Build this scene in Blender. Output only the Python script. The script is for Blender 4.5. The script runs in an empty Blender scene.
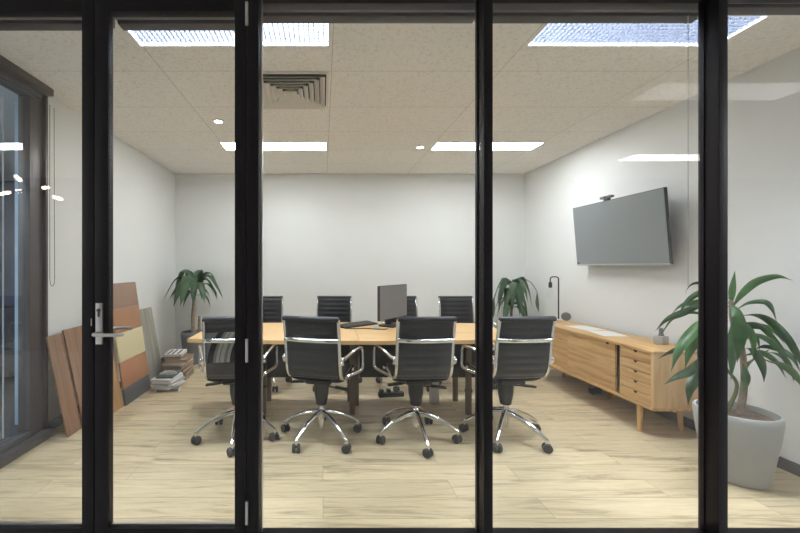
import bpy, bmesh, math, random
from mathutils import Vector, Matrix, Euler
random.seed(7)
C = bpy.context.scene.collection
SC = bpy.context.scene
PI = math.pi
V = Vector
F = 378.0; VX = 323.0; VY = 266.0; H = 1.32      # lens scale, vanishing point, eye height
def px(x, y, Y):
    return V(((x - VX) * Y / F, Y, H - (y - VY) * Y / F))

# ------------------------------------------------------------------ materials
def new_mat(name):
    m = bpy.data.materials.new(name); m.use_nodes = True
    nt = m.node_tree; b = nt.nodes['Principled BSDF']
    return m, nt, b
def srgb(r, g, b):
    f = lambda c: (c/255)/12.92 if c/255 <= .04045 else ((c/255+.055)/1.055)**2.4
    return (f(r), f(g), f(b), 1)
def N(nt, t, **kw):
    n = nt.nodes.new(t)
    for k, v in kw.items(): setattr(n, k, v)
    return n
def simple(name, col, rough=.5, metal=0, var=.06, scale=12, bump=0, bscale=60, spec=.5):
    m, nt, b = new_mat(name); L = nt.links.new
    b.inputs['Roughness'].default_value = rough; b.inputs['Metallic'].default_value = metal
    b.inputs['Specular IOR Level'].default_value = spec
    tc = N(nt, 'ShaderNodeTexCoord'); no = N(nt, 'ShaderNodeTexNoise')
    no.inputs['Scale'].default_value = scale; no.inputs['Detail'].default_value = 4
    L(tc.outputs['Object'], no.inputs['Vector'])
    r = N(nt, 'ShaderNodeValToRGB')
    r.color_ramp.elements[0].position = .3; r.color_ramp.elements[1].position = .7
    r.color_ramp.elements[0].color = tuple(c*(1-var) for c in col[:3]) + (1,)
    r.color_ramp.elements[1].color = tuple(min(1, c*(1+var)) for c in col[:3]) + (1,)
    L(no.outputs['Fac'], r.inputs['Fac']); L(r.outputs['Color'], b.inputs['Base Color'])
    if bump:
        n2 = N(nt, 'ShaderNodeTexNoise'); n2.inputs['Scale'].default_value = bscale; n2.inputs['Detail'].default_value = 3
        L(tc.outputs['Object'], n2.inputs['Vector'])
        bp = N(nt, 'ShaderNodeBump'); bp.inputs['Strength'].default_value = bump; bp.inputs['Distance'].default_value = .004
        L(n2.outputs['Fac'], bp.inputs['Height']); L(bp.outputs['Normal'], b.inputs['Normal'])
    return m
def emit(name, col, s):
    m, nt, b = new_mat(name)
    b.inputs['Base Color'].default_value = (.8, .8, .8, 1)
    b.inputs['Emission Color'].default_value = col; b.inputs['Emission Strength'].default_value = s
    return m
def wood(name, dark, mid, light, stretch, rough=.45, scale=1.0, spec=.4):
    m, nt, b = new_mat(name); L = nt.links.new
    tc = N(nt, 'ShaderNodeTexCoord'); mp = N(nt, 'ShaderNodeMapping'); mp.inputs['Scale'].default_value = stretch
    L(tc.outputs['Object'], mp.inputs['Vector'])
    no = N(nt, 'ShaderNodeTexNoise'); no.inputs['Scale'].default_value = 3*scale; no.inputs['Detail'].default_value = 8; no.inputs['Roughness'].default_value = .6
    no.inputs['Distortion'].default_value = .6
    L(mp.outputs['Vector'], no.inputs['Vector'])
    r = N(nt, 'ShaderNodeValToRGB'); e = r.color_ramp.elements
    e[0].position = .3; e[0].color = dark; e[1].position = .72; e[1].color = light
    x = e.new(.5); x.color = mid
    L(no.outputs['Fac'], r.inputs['Fac']); L(r.outputs['Color'], b.inputs['Base Color'])
    b.inputs['Roughness'].default_value = rough; b.inputs['Specular IOR Level'].default_value = spec
    return m
def glass_mat(name, tint=(1, 1, 1, 1), f0=.04):
    # thin clear pane: Fresnel reflection over a clear transmission, the same from either side
    m, nt, b = new_mat(name); L = nt.links.new
    nt.nodes.remove(b); out = nt.nodes['Material Output']
    g = N(nt, 'ShaderNodeNewGeometry'); d = N(nt, 'ShaderNodeVectorMath', operation='DOT_PRODUCT')
    L(g.outputs['Incoming'], d.inputs[0]); L(g.outputs['Normal'], d.inputs[1])
    a = N(nt, 'ShaderNodeMath', operation='ABSOLUTE'); L(d.outputs['Value'], a.inputs[0])
    s = N(nt, 'ShaderNodeMath', operation='SUBTRACT'); s.inputs[0].default_value = 1; L(a.outputs[0], s.inputs[1])
    p = N(nt, 'ShaderNodeMath', operation='POWER'); L(s.outputs[0], p.inputs[0]); p.inputs[1].default_value = 5
    k = N(nt, 'ShaderNodeMath', operation='MULTIPLY_ADD'); L(p.outputs[0], k.inputs[0]); k.inputs[1].default_value = 1-f0; k.inputs[2].default_value = f0
    t = N(nt, 'ShaderNodeBsdfTransparent'); t.inputs['Color'].default_value = tint
    gl = N(nt, 'ShaderNodeBsdfGlossy'); gl.inputs['Roughness'].default_value = 0
    mx = N(nt, 'ShaderNodeMixShader'); L(k.outputs[0], mx.inputs[0]); L(t.outputs[0], mx.inputs[1]); L(gl.outputs[0], mx.inputs[2])
    L(mx.outputs[0], out.inputs['Surface'])
    return m

M = {}
M['white_wall'] = simple('white_wall', srgb(232, 233, 232), .6, var=.012, scale=3, bump=.05, bscale=180)
M['black_metal'] = simple('black_metal', srgb(27, 23, 26), .5, var=.06, spec=.2)
M['brown_metal'] = simple('brown_metal', srgb(74, 64, 62), .35, var=.05)
M['skirting'] = simple('skirting', srgb(74, 70, 70), .4, var=.05)
M['blind'] = simple('blind', srgb(138, 131, 129), .8, var=.05, scale=300)
M['blind_dark'] = simple('blind_dark', srgb(66, 62, 64), .5, var=.05)
M['chain'] = simple('chain', srgb(188, 184, 176), .5)
M['chrome'] = simple('chrome', (.86, .86, .86, 1), .08, 1, var=.02)
M['alu'] = simple('alu', srgb(190, 188, 186), .3, .9, var=.04)
M['satin'] = simple('satin', srgb(205, 202, 198), .28, .85, var=.03)
M['leather'] = simple('leather', srgb(46, 47, 52), .42, var=.12, scale=40, bump=.12, bscale=250)
M['plastic'] = simple('plastic', srgb(32, 31, 33), .45, var=.08)
M['rubber'] = simple('rubber', srgb(58, 56, 56), .55, var=.08)
M['white_plastic'] = simple('white_plastic', srgb(228, 228, 226), .4, var=.02)
M['tabletop'] = wood('tabletop', srgb(214, 172, 116), srgb(230, 190, 134), srgb(238, 204, 152), (.5, 9, 9), .38)
M['table_edge'] = M['tabletop']
M['oak'] = wood('oak', srgb(176, 134, 84), srgb(204, 164, 110), srgb(216, 180, 130), (9, .6, 9), .45)
M['oak_end'] = wood('oak_end', srgb(196, 158, 112), srgb(214, 178, 132), srgb(224, 192, 150), (9, 9, .7), .45)
M['oak_leg'] = wood('oak_leg', srgb(180, 138, 88), srgb(205, 164, 112), srgb(215, 178, 128), (9, 9, .8), .5)
M['recess'] = simple('recess', srgb(40, 32, 26), .8)
M['leg_brown'] = simple('leg_brown', srgb(112, 97, 82), .45)
M['modesty'] = simple('modesty', srgb(40, 39, 42), .5)
M['tv_screen'] = simple('tv_screen', srgb(132, 137, 140), .4, var=.01, spec=.5)
M['tv_case'] = simple('tv_case', srgb(70, 72, 75), .4)
M['silver'] = simple('silver', srgb(190, 192, 195), .35, .6)
M['mon_screen'] = simple('mon_screen', srgb(128, 130, 138), .4, var=.01)
M['pot_light'] = simple('pot_light', srgb(176, 176, 174), .7, var=.07, scale=5, bump=.1, bscale=90)
M['pot_dark'] = simple('pot_dark', srgb(118, 120, 124), .7, var=.08, scale=8)
M['soil'] = simple('soil', srgb(112, 96, 80), .95, var=.35, scale=45, bump=.8, bscale=70)
M['bark'] = simple('bark', srgb(150, 132, 112), .9, var=.25, scale=30, bump=.5, bscale=60)
M['stem'] = simple('stem', srgb(104, 112, 70), .7, var=.2, scale=25)
M['paper'] = simple('paper', srgb(232, 232, 230), .7, var=.02)
M['blue'] = simple('blue', srgb(52, 92, 150), .6)
M['navy'] = simple('navy', srgb(38, 56, 92), .6)
M['pale_blue'] = simple('pale_blue', srgb(168, 192, 214), .6, var=.02)
M['foyer_wall'] = simple('foyer_wall', srgb(150, 150, 150), .8, var=.03)
M['carpet'] = simple('carpet', srgb(70, 70, 74), .9, var=.1, scale=60)
M['foyer_floor'] = simple('foyer_floor', srgb(196, 194, 190), .6, var=.05, scale=40)
M['dark_sofa'] = simple('dark_sofa', srgb(48, 50, 60), .8, var=.1, scale=30)
M['green_glass'] = simple('green_glass', srgb(24, 74, 50), .2, var=.03)
M['glass'] = glass_mat('glass', (.985, .99, .985, 1), .035)
M['side_glass'] = glass_mat('side_glass', (.86, .92, .97, 1), .05)
M['bulb_glass'] = glass_mat('bulb_glass', (.99, .99, .99, 1), .04)
M['slat'] = simple('slat', srgb(56, 61, 74), .5, var=.02)
M['lamp_frame'] = simple('lamp_frame', srgb(240, 240, 240), .4, var=.01)
M['vent'] = simple('vent', srgb(232, 227, 218), .5, var=.02)
M['vent_dark'] = simple('vent_dark', srgb(46, 44, 42), .8)
E_NEAR = emit('light_near', (.86, .93, 1, 1), 92)
E_FAR = emit('light_far', (.93, .97, 1, 1), 33)
E_FOYER = emit('light_foyer', (1, .98, .94, 1), 12)
E_DIM = emit('light_dim', (.95, .97, 1, 1), 2)
E_SPOT = emit('light_spot', (1, .98, .95, 1), 40)
E_WARM = emit('light_warm', (1, .82, .6, 1), 30)
E_COOL = emit('light_cool', (.8, .9, 1, 1), 12)
E_LINE = emit('light_line', (.85, .93, 1, 1), 1.2)

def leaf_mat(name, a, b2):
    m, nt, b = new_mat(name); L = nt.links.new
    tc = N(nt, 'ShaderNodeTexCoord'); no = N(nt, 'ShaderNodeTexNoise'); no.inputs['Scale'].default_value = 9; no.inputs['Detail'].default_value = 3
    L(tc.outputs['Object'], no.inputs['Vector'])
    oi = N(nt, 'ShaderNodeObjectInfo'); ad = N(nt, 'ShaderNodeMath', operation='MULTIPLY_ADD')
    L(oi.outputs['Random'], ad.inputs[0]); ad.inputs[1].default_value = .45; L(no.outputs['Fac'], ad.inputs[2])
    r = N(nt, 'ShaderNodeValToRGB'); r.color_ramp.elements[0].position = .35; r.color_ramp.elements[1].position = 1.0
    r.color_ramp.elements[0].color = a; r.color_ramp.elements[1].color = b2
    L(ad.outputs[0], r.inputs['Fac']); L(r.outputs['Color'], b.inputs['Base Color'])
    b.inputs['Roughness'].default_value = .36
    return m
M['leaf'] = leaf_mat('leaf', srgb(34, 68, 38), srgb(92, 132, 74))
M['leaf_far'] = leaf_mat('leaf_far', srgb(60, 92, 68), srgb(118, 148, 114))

def floor_mat():
    m, nt, b = new_mat('floor_planks'); L = nt.links.new
    tc = N(nt, 'ShaderNodeTexCoord')
    br = N(nt, 'ShaderNodeTexBrick'); br.offset = .37; br.offset_frequency = 2
    br.inputs['Scale'].default_value = 1; br.inputs['Brick Width'].default_value = 1.22; br.inputs['Row Height'].default_value = .18
    br.inputs['Mortar Size'].default_value = .0012; br.inputs['Mortar Smooth'].default_value = .2; br.inputs['Bias'].default_value = 0
    br.inputs['Color1'].default_value = (0, 0, 0, 1); br.inputs['Color2'].default_value = (1, 1, 1, 1); br.inputs['Mortar'].default_value = (.35, .35, .35, 1)
    L(tc.outputs['Object'], br.inputs['Vector'])
    mp = N(nt, 'ShaderNodeMapping'); mp.inputs['Scale'].default_value = (1.1, 11, 1)
    L(tc.outputs['Object'], mp.inputs['Vector'])
    # shift the grain plank by plank
    sh = N(nt, 'ShaderNodeVectorMath', operation='MULTIPLY_ADD'); L(br.outputs['Color'], sh.inputs[0]); sh.inputs[1].default_value = (7, 3, 0); L(mp.outputs['Vector'], sh.inputs[2])
    no = N(nt, 'ShaderNodeTexNoise'); no.inputs['Scale'].default_value = 1.6; no.inputs['Detail'].default_value = 9; no.inputs['Roughness'].default_value = .62; no.inputs['Distortion'].default_value = .9
    L(sh.outputs['Vector'], no.inputs['Vector'])
    r = N(nt, 'ShaderNodeValToRGB'); e = r.color_ramp.elements
    e[0].position = .3; e[0].color = srgb(156, 139, 110); e[1].position = .7; e[1].color = srgb(215, 200, 168)
    x = e.new(.47); x.color = srgb(201, 184, 151)
    L(no.outputs['Fac'], r.inputs['Fac'])
    tn = N(nt, 'ShaderNodeValToRGB'); tn.color_ramp.elements[0].color = (.90, .89, .87, 1); tn.color_ramp.elements[1].color = (1.08, 1.07, 1.06, 1)
    L(br.outputs['Color'], tn.inputs['Fac'])
    mu = N(nt, 'ShaderNodeMix', data_type='RGBA', blend_type='MULTIPLY'); mu.inputs['Factor'].default_value = 1
    L(r.outputs['Color'], mu.inputs['A']); L(tn.outputs['Color'], mu.inputs['B'])
    # fine dark pores
    mp2 = N(nt, 'ShaderNodeMapping'); mp2.inputs['Scale'].default_value = (6, 90, 1); L(tc.outputs['Object'], mp2.inputs['Vector'])
    n2 = N(nt, 'ShaderNodeTexNoise'); n2.inputs['Scale'].default_value = 1.4; n2.inputs['Detail'].default_value = 4; L(mp2.outputs['Vector'], n2.inputs['Vector'])
    r2 = N(nt, 'ShaderNodeValToRGB'); r2.color_ramp.elements[0].position = .3; r2.color_ramp.elements[0].color = (.84, .82, .79, 1)
    r2.color_ramp.elements[1].position = .5; r2.color_ramp.elements[1].color = (1, 1, 1, 1)
    L(n2.outputs['Fac'], r2.inputs['Fac'])
    m2 = N(nt, 'ShaderNodeMix', data_type='RGBA', blend_type='MULTIPLY'); m2.inputs['Factor'].default_value = .8
    L(mu.outputs['Result'], m2.inputs['A']); L(r2.outputs['Color'], m2.inputs['B'])
    m3 = N(nt, 'ShaderNodeMix', data_type='RGBA', blend_type='MIX'); L(br.outputs['Fac'], m3.inputs['Factor'])
    L(m2.outputs['Result'], m3.inputs['A']); m3.inputs['B'].default_value = srgb(140, 118, 90)
    L(m3.outputs['Result'], b.inputs['Base Color'])
    b.inputs['Roughness'].default_value = .42; b.inputs['Specular IOR Level'].default_value = .35
    return m
M['floor'] = floor_mat()

def ceil_mat():
    m, nt, b = new_mat('ceiling_tiles'); L = nt.links.new
    tc = N(nt, 'ShaderNodeTexCoord'); mp = N(nt, 'ShaderNodeMapping'); mp.inputs['Location'].default_value = (1.13, -.27, 0)
    L(tc.outputs['Object'], mp.inputs['Vector'])
    br = N(nt, 'ShaderNodeTexBrick'); br.offset = 0
    br.inputs['Scale'].default_value = 1; br.inputs['Brick Width'].default_value = 1.19; br.inputs['Row Height'].default_value = .6
    br.inputs['Mortar Size'].default_value = .0028; br.inputs['Mortar Smooth'].default_value = .3
    br.inputs['Color1'].default_value = (.98, .98, .98, 1); br.inputs['Color2'].default_value = (1, 1, 1, 1); br.inputs['Mortar'].default_value = (.62, .6, .57, 1)
    L(mp.outputs['Vector'], br.inputs['Vector'])
    no = N(nt, 'ShaderNodeTexNoise'); no.inputs['Scale'].default_value = 55; no.inputs['Detail'].default_value = 5; L(tc.outputs['Object'], no.inputs['Vector'])
    r = N(nt, 'ShaderNodeValToRGB'); e = r.color_ramp.elements
    e[0].position = .33; e[0].color = srgb(232, 228, 220); e[1].position = .5; e[1].color = srgb(248, 245, 239)
    L(no.outputs['Fac'], r.inputs['Fac'])
    mu = N(nt, 'ShaderNodeMix', data_type='RGBA', blend_type='MULTIPLY'); mu.inputs['Factor'].default_value = 1
    L(r.outputs['Color'], mu.inputs['A']); L(br.outputs['Color'], mu.inputs['B']); L(mu.outputs['Result'], b.inputs['Base Color'])
    bp = N(nt, 'ShaderNodeBump'); bp.inputs['Strength'].default_value = .2; bp.inputs['Distance'].default_value = .004
    L(no.outputs['Fac'], bp.inputs['Height']); L(bp.outputs['Normal'], b.inputs['Normal'])
    b.inputs['Roughness'].default_value = .9; b.inputs['Specular IOR Level'].default_value = .15
    return m
M['ceiling'] = ceil_mat()

def reflection_stripes_mat():  # stripes of a glass reflection painted into the base colour
    m, nt, b = new_mat('reflection_stripes'); L = nt.links.new
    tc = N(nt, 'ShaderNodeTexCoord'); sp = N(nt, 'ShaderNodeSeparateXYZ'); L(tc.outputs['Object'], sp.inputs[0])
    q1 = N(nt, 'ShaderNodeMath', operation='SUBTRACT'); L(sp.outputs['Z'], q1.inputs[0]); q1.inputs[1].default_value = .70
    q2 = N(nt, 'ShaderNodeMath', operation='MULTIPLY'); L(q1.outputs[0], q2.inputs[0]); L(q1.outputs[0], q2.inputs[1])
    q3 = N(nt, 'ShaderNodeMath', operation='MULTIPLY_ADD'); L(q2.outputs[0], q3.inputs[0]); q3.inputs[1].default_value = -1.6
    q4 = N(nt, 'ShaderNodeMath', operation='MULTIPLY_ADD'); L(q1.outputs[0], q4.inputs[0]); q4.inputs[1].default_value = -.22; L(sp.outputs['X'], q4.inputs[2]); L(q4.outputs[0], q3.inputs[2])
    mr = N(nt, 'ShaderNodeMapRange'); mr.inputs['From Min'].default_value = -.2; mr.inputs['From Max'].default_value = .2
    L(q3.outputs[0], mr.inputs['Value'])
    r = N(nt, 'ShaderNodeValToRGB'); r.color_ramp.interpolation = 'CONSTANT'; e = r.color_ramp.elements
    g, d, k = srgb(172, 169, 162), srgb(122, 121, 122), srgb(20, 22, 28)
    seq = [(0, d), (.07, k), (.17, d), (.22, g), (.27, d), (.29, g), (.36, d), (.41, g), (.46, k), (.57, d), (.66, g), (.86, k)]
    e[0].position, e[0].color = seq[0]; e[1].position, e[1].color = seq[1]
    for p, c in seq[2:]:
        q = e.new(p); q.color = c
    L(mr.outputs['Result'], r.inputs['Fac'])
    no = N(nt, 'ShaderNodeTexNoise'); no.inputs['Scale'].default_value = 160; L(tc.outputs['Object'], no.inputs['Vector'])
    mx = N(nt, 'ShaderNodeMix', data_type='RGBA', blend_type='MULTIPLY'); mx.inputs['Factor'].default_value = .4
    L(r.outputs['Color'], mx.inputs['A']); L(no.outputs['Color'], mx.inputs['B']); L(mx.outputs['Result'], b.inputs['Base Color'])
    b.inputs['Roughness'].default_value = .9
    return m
M['reflection_stripes'] = reflection_stripes_mat()

# ------------------------------------------------------------------ mesh helpers
def new_bm(): return bmesh.new()
def box(bm, x0, x1, y0, y1, z0, z1, bev=0, seg=2, mat=None):
    r = bmesh.ops.create_cube(bm, size=1)
    vs = r['verts']
    T = Matrix.Translation(((x0+x1)/2, (y0+y1)/2, (z0+z1)/2)) @ Matrix.Diagonal((abs(x1-x0), abs(y1-y0), abs(z1-z0), 1))
    bmesh.ops.transform(bm, matrix=T, verts=vs)
    if bev:
        es = list({e for v in vs for e in v.link_edges})
        rr = bmesh.ops.bevel(bm, geom=es, offset=bev, segments=seg, affect='EDGES', profile=.6)
        vs = rr['verts'] if rr['verts'] else vs
    if mat is not None:
        bmesh.ops.transform(bm, matrix=mat, verts=list({v for v in vs}))
    return vs
def obox(bm, c, sx, sy, sz, R, bev=0):
    """oriented box"""
    b2 = bmesh.new(); box(b2, -sx/2, sx/2, -sy/2, sy/2, -sz/2, sz/2, bev)
    bmesh.ops.transform(b2, matrix=Matrix.Translation(c) @ R.to_4x4(), verts=b2.verts)
    me = bpy.data.meshes.new('tmp'); b2.to_mesh(me); b2.free(); bm.from_mesh(me); bpy.data.meshes.remove(me)
def ring_frames(pts):
    T = []
    n = len(pts)
    for i in range(n):
        a = pts[max(0, i-1)]; b = pts[min(n-1, i+1)]
        T.append((b-a).normalized())
    up = V((0, 0, 1)) if abs(T[0].z) < .9 else V((1, 0, 0))
    nrm = (up - T[0]*up.dot(T[0])).normalized()
    out = []
    for t in T:
        nrm = (nrm - t*nrm.dot(t))
        if nrm.length < 1e-5: nrm = t.orthogonal()
        nrm.normalize(); out.append((t, nrm, t.cross(nrm)))
    return out
def smooth_path(pts, n=6):
    pts = [V(p) for p in pts]
    if len(pts) < 3: return pts
    out = []
    P = [pts[0]*2-pts[1]] + pts + [pts[-1]*2-pts[-2]]
    for i in range(1, len(P)-2):
        for k in range(n):
            t = k/n; p0, p1, p2, p3 = P[i-1:i+3]
            out.append(.5*((2*p1)+(p2-p0)*t+(2*p0-5*p1+4*p2-p3)*t*t+(3*p1-p0-3*p2+p3)*t**3))
    out.append(pts[-1]); return out
def tube(bm, pts, r, seg=8, r2=None, fixed=None, closed=False):
    """sweep; r scalar or list; r2: second radius of an elliptical section; fixed: constant second axis"""
    pts = [V(p) for p in pts]; fr = ring_frames(pts); rings = []
    for i, p in enumerate(pts):
        t, n, b = fr[i]
        if fixed is not None:
            b = V(fixed).normalized(); n = b.cross(t).normalized()
        ri = r[i] if isinstance(r, (list, tuple)) else r
        rb = ri if r2 is None else (r2[i] if isinstance(r2, (list, tuple)) else r2)
        rings.append([bm.verts.new(p + n*ri*math.cos(2*PI*k/seg) + b*rb*math.sin(2*PI*k/seg)) for k in range(seg)])
    for i in range(len(rings)-1):
        for k in range(seg):
            bm.faces.new((rings[i][k], rings[i][(k+1) % seg], rings[i+1][(k+1) % seg], rings[i+1][k]))
    if closed:
        for k in range(seg):
            bm.faces.new((rings[-1][k], rings[-1][(k+1) % seg], rings[0][(k+1) % seg], rings[0][k]))
    else:
        bm.faces.new(rings[0][::-1]); bm.faces.new(rings[-1])
def lathe(bm, prof, seg=32, c=(0, 0, 0), axis='z', cap=True):
    c = V(c); rings = []
    for (r, z) in prof:
        ring = []
        for k in range(seg):
            a = 2*PI*k/seg; x, y = r*math.cos(a), r*math.sin(a)
            p = V((x, y, z)) if axis == 'z' else (V((x, z, y)) if axis == 'y' else V((z, x, y)))
            ring.append(bm.verts.new(c+p))
        rings.append(ring)
    for i in range(len(rings)-1):
        for k in range(seg):
            bm.faces.new((rings[i][k], rings[i][(k+1) % seg], rings[i+1][(k+1) % seg], rings[i+1][k]))
    if cap:
        bm.faces.new(rings[0][::-1]); bm.faces.new(rings[-1])
def prism(bm, poly, a0, a1, axis='z'):
    """extrude a 2D polygon along an axis"""
    def P(u, v, w): return V((u, v, w)) if axis == 'z' else (V((u, w, v)) if axis == 'y' else V((w, u, v)))
    A = [bm.verts.new(P(u, v, a0)) for u, v in poly]; B = [bm.verts.new(P(u, v, a1)) for u, v in poly]
    n = len(poly)
    for i in range(n): bm.faces.new((A[i], A[(i+1) % n], B[(i+1) % n], B[i]))
    bm.faces.new(A[::-1]); bm.faces.new(B)
def obj(name, bm, mat, parent=None, ang=35, loc=None):
    bmesh.ops.recalc_face_normals(bm, faces=bm.faces)
    me = bpy.data.meshes.new(name); bm.to_mesh(me); bm.free()
    me.materials.append(M[mat] if isinstance(mat, str) else mat)
    me.shade_smooth(); me.set_sharp_from_angle(angle=math.radians(ang))
    o = bpy.data.objects.new(name, me); C.objects.link(o)
    if parent: o.parent = parent
    if loc is not None: o.location = loc
    return o
def B(name, mat, *dims, parent=None, bev=.002):
    bm = new_bm(); box(bm, *dims, bev=bev); return obj(name, bm, mat, parent)
def thing(name, label, cat, loc=(0, 0, 0), rz=0, group=None):
    o = bpy.data.objects.new(name, None); C.objects.link(o); o.empty_display_size = .1
    o.location = loc; o.rotation_euler = (0, 0, rz); tag(o, label, cat, group); return o
def tag(o, label, cat, group=None):
    o['label'] = label; o['category'] = cat
    if group: o['group'] = group
    return o
def struct(o):
    o['kind'] = 'structure'; return o
def dup(root, loc, rz, label, group=None, spin=0):
    r = root.copy(); C.objects.link(r); r.location = loc; r.rotation_euler = (0, 0, rz); r['label'] = label
    if group: r['group'] = group
    for ch in list(root.children):
        c = ch.copy(); C.objects.link(c); c.parent = r
        if c.name.startswith('base_leg'): c.rotation_euler.z = math.radians(spin)
        for g in ch.children:
            d = g.copy(); C.objects.link(d); d.parent = c
    return r

# ------------------------------------------------------------------ room shell
XL, XR, YB, ZC = -2.2, 3.0, 5.63, 2.70
YF, YK = 1.78, 1.88                    # front and back of the glazed front partition
struct(B('floor', 'floor', XL-.1, XR+.1, YF-.02, YB+.1, -.1, 0, bev=0))
HOLES = ((-1.15, .045), (1.265, 2.46)); HY = (2.07, 2.37)      # openings for the two recessed louvred lights
bm = new_bm()
box(bm, XL-.1, XR+.1, YF, HY[0], ZC, ZC+.1); box(bm, XL-.1, XR+.1, HY[1], YB+.1, ZC, ZC+.1)
for xa, xb in ((XL-.1, HOLES[0][0]), (HOLES[0][1], HOLES[1][0]), (HOLES[1][1], XR+.1)): box(bm, xa, xb, HY[0], HY[1], ZC, ZC+.1)
struct(obj('ceiling', bm, 'ceiling'))
struct(B('wall_back', 'white_wall', XL-.1, XR+.1, YB, YB+.1, 0, ZC, bev=0))
struct(B('wall_right', 'white_wall', XR, XR+.1, YF, YB, 0, ZC, bev=0))
struct(B('wall_left', 'white_wall', XL-.1, XL, 2.95, YB, 0, ZC, bev=0))
struct(B('baseboard_right', 'skirting', XR-.012, XR, YK, YB, 0, .075))
struct(B('baseboard_left', 'skirting', XL, XL+.012, 2.95, YB, 0, .075))
struct(B('baseboard_back', 'skirting', XL+.012, XR-.012, YB-.012, YB, 0, .075))

# front partition: fixed frame
n = [0]
def trim(x0, x1, z0, z1, y0=YF, y1=YK, mat='black_metal'):
    n[0] += 1
    return struct(B('trim_%d' % n[0], mat, x0, x1, y0, y1, z0, z1, bev=.002))
trim(XL, XR+.02, 2.628, 2.70)                 # head
trim(-.358, -.303, 0, 2.628)                  # jamb beside the door
trim(.7585, .800, 0, 2.628)
trim(1.865, 1.907, 0, 2.628)
trim(-1.885, -1.825, 0, 2.628)
trim(-.303, .7585, 0, .022); trim(.80, 1.865, 0, .022); trim(1.907, XR, 0, .022); trim(XL, -1.885, 0, .022)
# groove lines on the mullion sides: slim glazing channels
for xx in (.7585, 1.865):
    trim(xx-.006, xx, .022, 2.628, 1.845, 1.872, 'black_metal')
trim(-.303, -.297, .022, 2.628, 1.845, 1.872, 'satin')
def pane(name, x0, x1, z0, z1, y):
    bm = new_bm(); box(bm, x0, x1, y-.004, y+.004, z0, z1); return struct(obj(name, bm, 'glass'))
pane('window_1', -.303, .7585, .022, 2.628, 1.83)
pane('window_2', .80, 1.865, .022, 2.628, 1.83)
pane('window_3', 1.907, XR, .022, 2.628, 1.83)
pane('window_4', XL, -1.885, .022, 2.628, 1.83)

# the two door leaves
def leaf_door(name, x0, x1):
    d = struct(bpy.data.objects.new(name, None)); C.objects.link(d)
    s = .064; y0, y1 = YF, 1.825
    B('stile', 'black_metal', x0, x0+s, y0, y1, .008, 2.62, parent=d)
    B('stile', 'black_metal', x1-s+.008, x1, y0, y1, .008, 2.62, parent=d)
    B('top_rail', 'black_metal', x0+s, x1-s+.008, y0, y1, 2.522, 2.62, parent=d)
    B('bottom_rail', 'black_metal', x0+s, x1-s+.008, y0, y1, .008, .085, parent=d)
    B('glazing_bead', 'alu', x0+s, x1-s+.008, 1.806, y1-.002, .085, .09, parent=d, bev=0)
    bm = new_bm(); box(bm, x0+s, x1-s+.008, 1.797, 1.803, .085, 2.522); obj('glass_pane', bm, 'glass', d)
    return d
d1 = leaf_door('door_1', -1.076, -.360)
d2 = leaf_door('door_2', -1.822, -1.080)
for zc in (2.507, .925, .163):
    bm = new_bm(); lathe(bm, [(.0075, zc-.054), (.0075, zc+.054)], 12, (-.3585, YF-.004, 0))
    box(bm, -.362, -.355, YF-.004, YF+.002, zc-.054, zc+.054)
    obj('hinge', bm, 'satin', d1)
bm = new_bm(); box(bm, -1.0665, -1.0345, YF-.009, YF+.001, .955, 1.148, .002)
hp = obj('lock_plate', bm, 'satin', d1)
bm = new_bm(); lathe(bm, [(.008, -.014), (.008, .0)], 16, (-1.0505, YF-.001, 1.115), 'y'); box(bm, -1.0535, -1.0475, YF-.016, YF, 1.085, 1.108, .002)
obj('key_cylinder', bm, 'tv_case', hp)
def lever(y, s, zb, e=0):
    bm = new_bm()
    tube(bm, smooth_path([(-1.0505, y, zb), (-1.0505, y+s*.035, zb), (-1.045, y+s*.05, zb), (-1.02, y+s*.055, zb), (-.95-e, y+s*.055, zb), (-.927-e, y+s*.053, zb), (-.918-e, y+s*.04, zb)], 5), .0085, 10)
    lathe(bm, [(.016, -.006), (.016, .006)], 16, (-1.0505, y, zb), 'y')
    obj('lever_handle', bm, 'satin', d1)
lever(YF-.006, -1, 1.008)
lever(1.83, 1, 1.012, .035)
bm = new_bm(); box(bm, -1.0665, -1.0345, 1.824, 1.832, .955, 1.148, .002); obj('inner_lock_plate', bm, 'satin', d1)
bm = new_bm(); box(bm, -1.0925, -1.0875, YF-.003, YF+.001, 1.04, 1.075, .0008); obj('flush_bolt', bm, 'alu', d2)

# glazed side partition in the left-hand wall
bm = new_bm(); box(bm, XL-.06, -2.10, YK, 2.95, 2.645, ZC, .003); struct(obj('trim_20', bm, 'brown_metal'))
bm = new_bm(); box(bm, XL-.05, XL+.05, YK, 2.90, 2.60, 2.645, .003); box(bm, XL-.05, XL+.035, YK, 2.90, 2.585, 2.60, .002); struct(obj('trim_21', bm, 'skirting'))
bm = new_bm(); box(bm, XL-.06, XL+.03, 2.80, 2.945, 0, 2.645, .003); box(bm, XL-.06, XL+.055, 2.925, 2.95, 0, 2.645, .002); struct(obj('trim_22', bm, 'brown_metal'))
bm = new_bm(); box(bm, XL-.06, -2.10, YK, 2.95, 0, .06, .004); box(bm, XL-.05, XL+.04, YK, 2.80, .06, .10, .003); struct(obj('trim_23', bm, 'skirting'))
bm = new_bm(); box(bm, XL-.006, XL+.002, YK, 2.80, .10, 2.585); struct(obj('window_5', bm, 'side_glass'))

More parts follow.
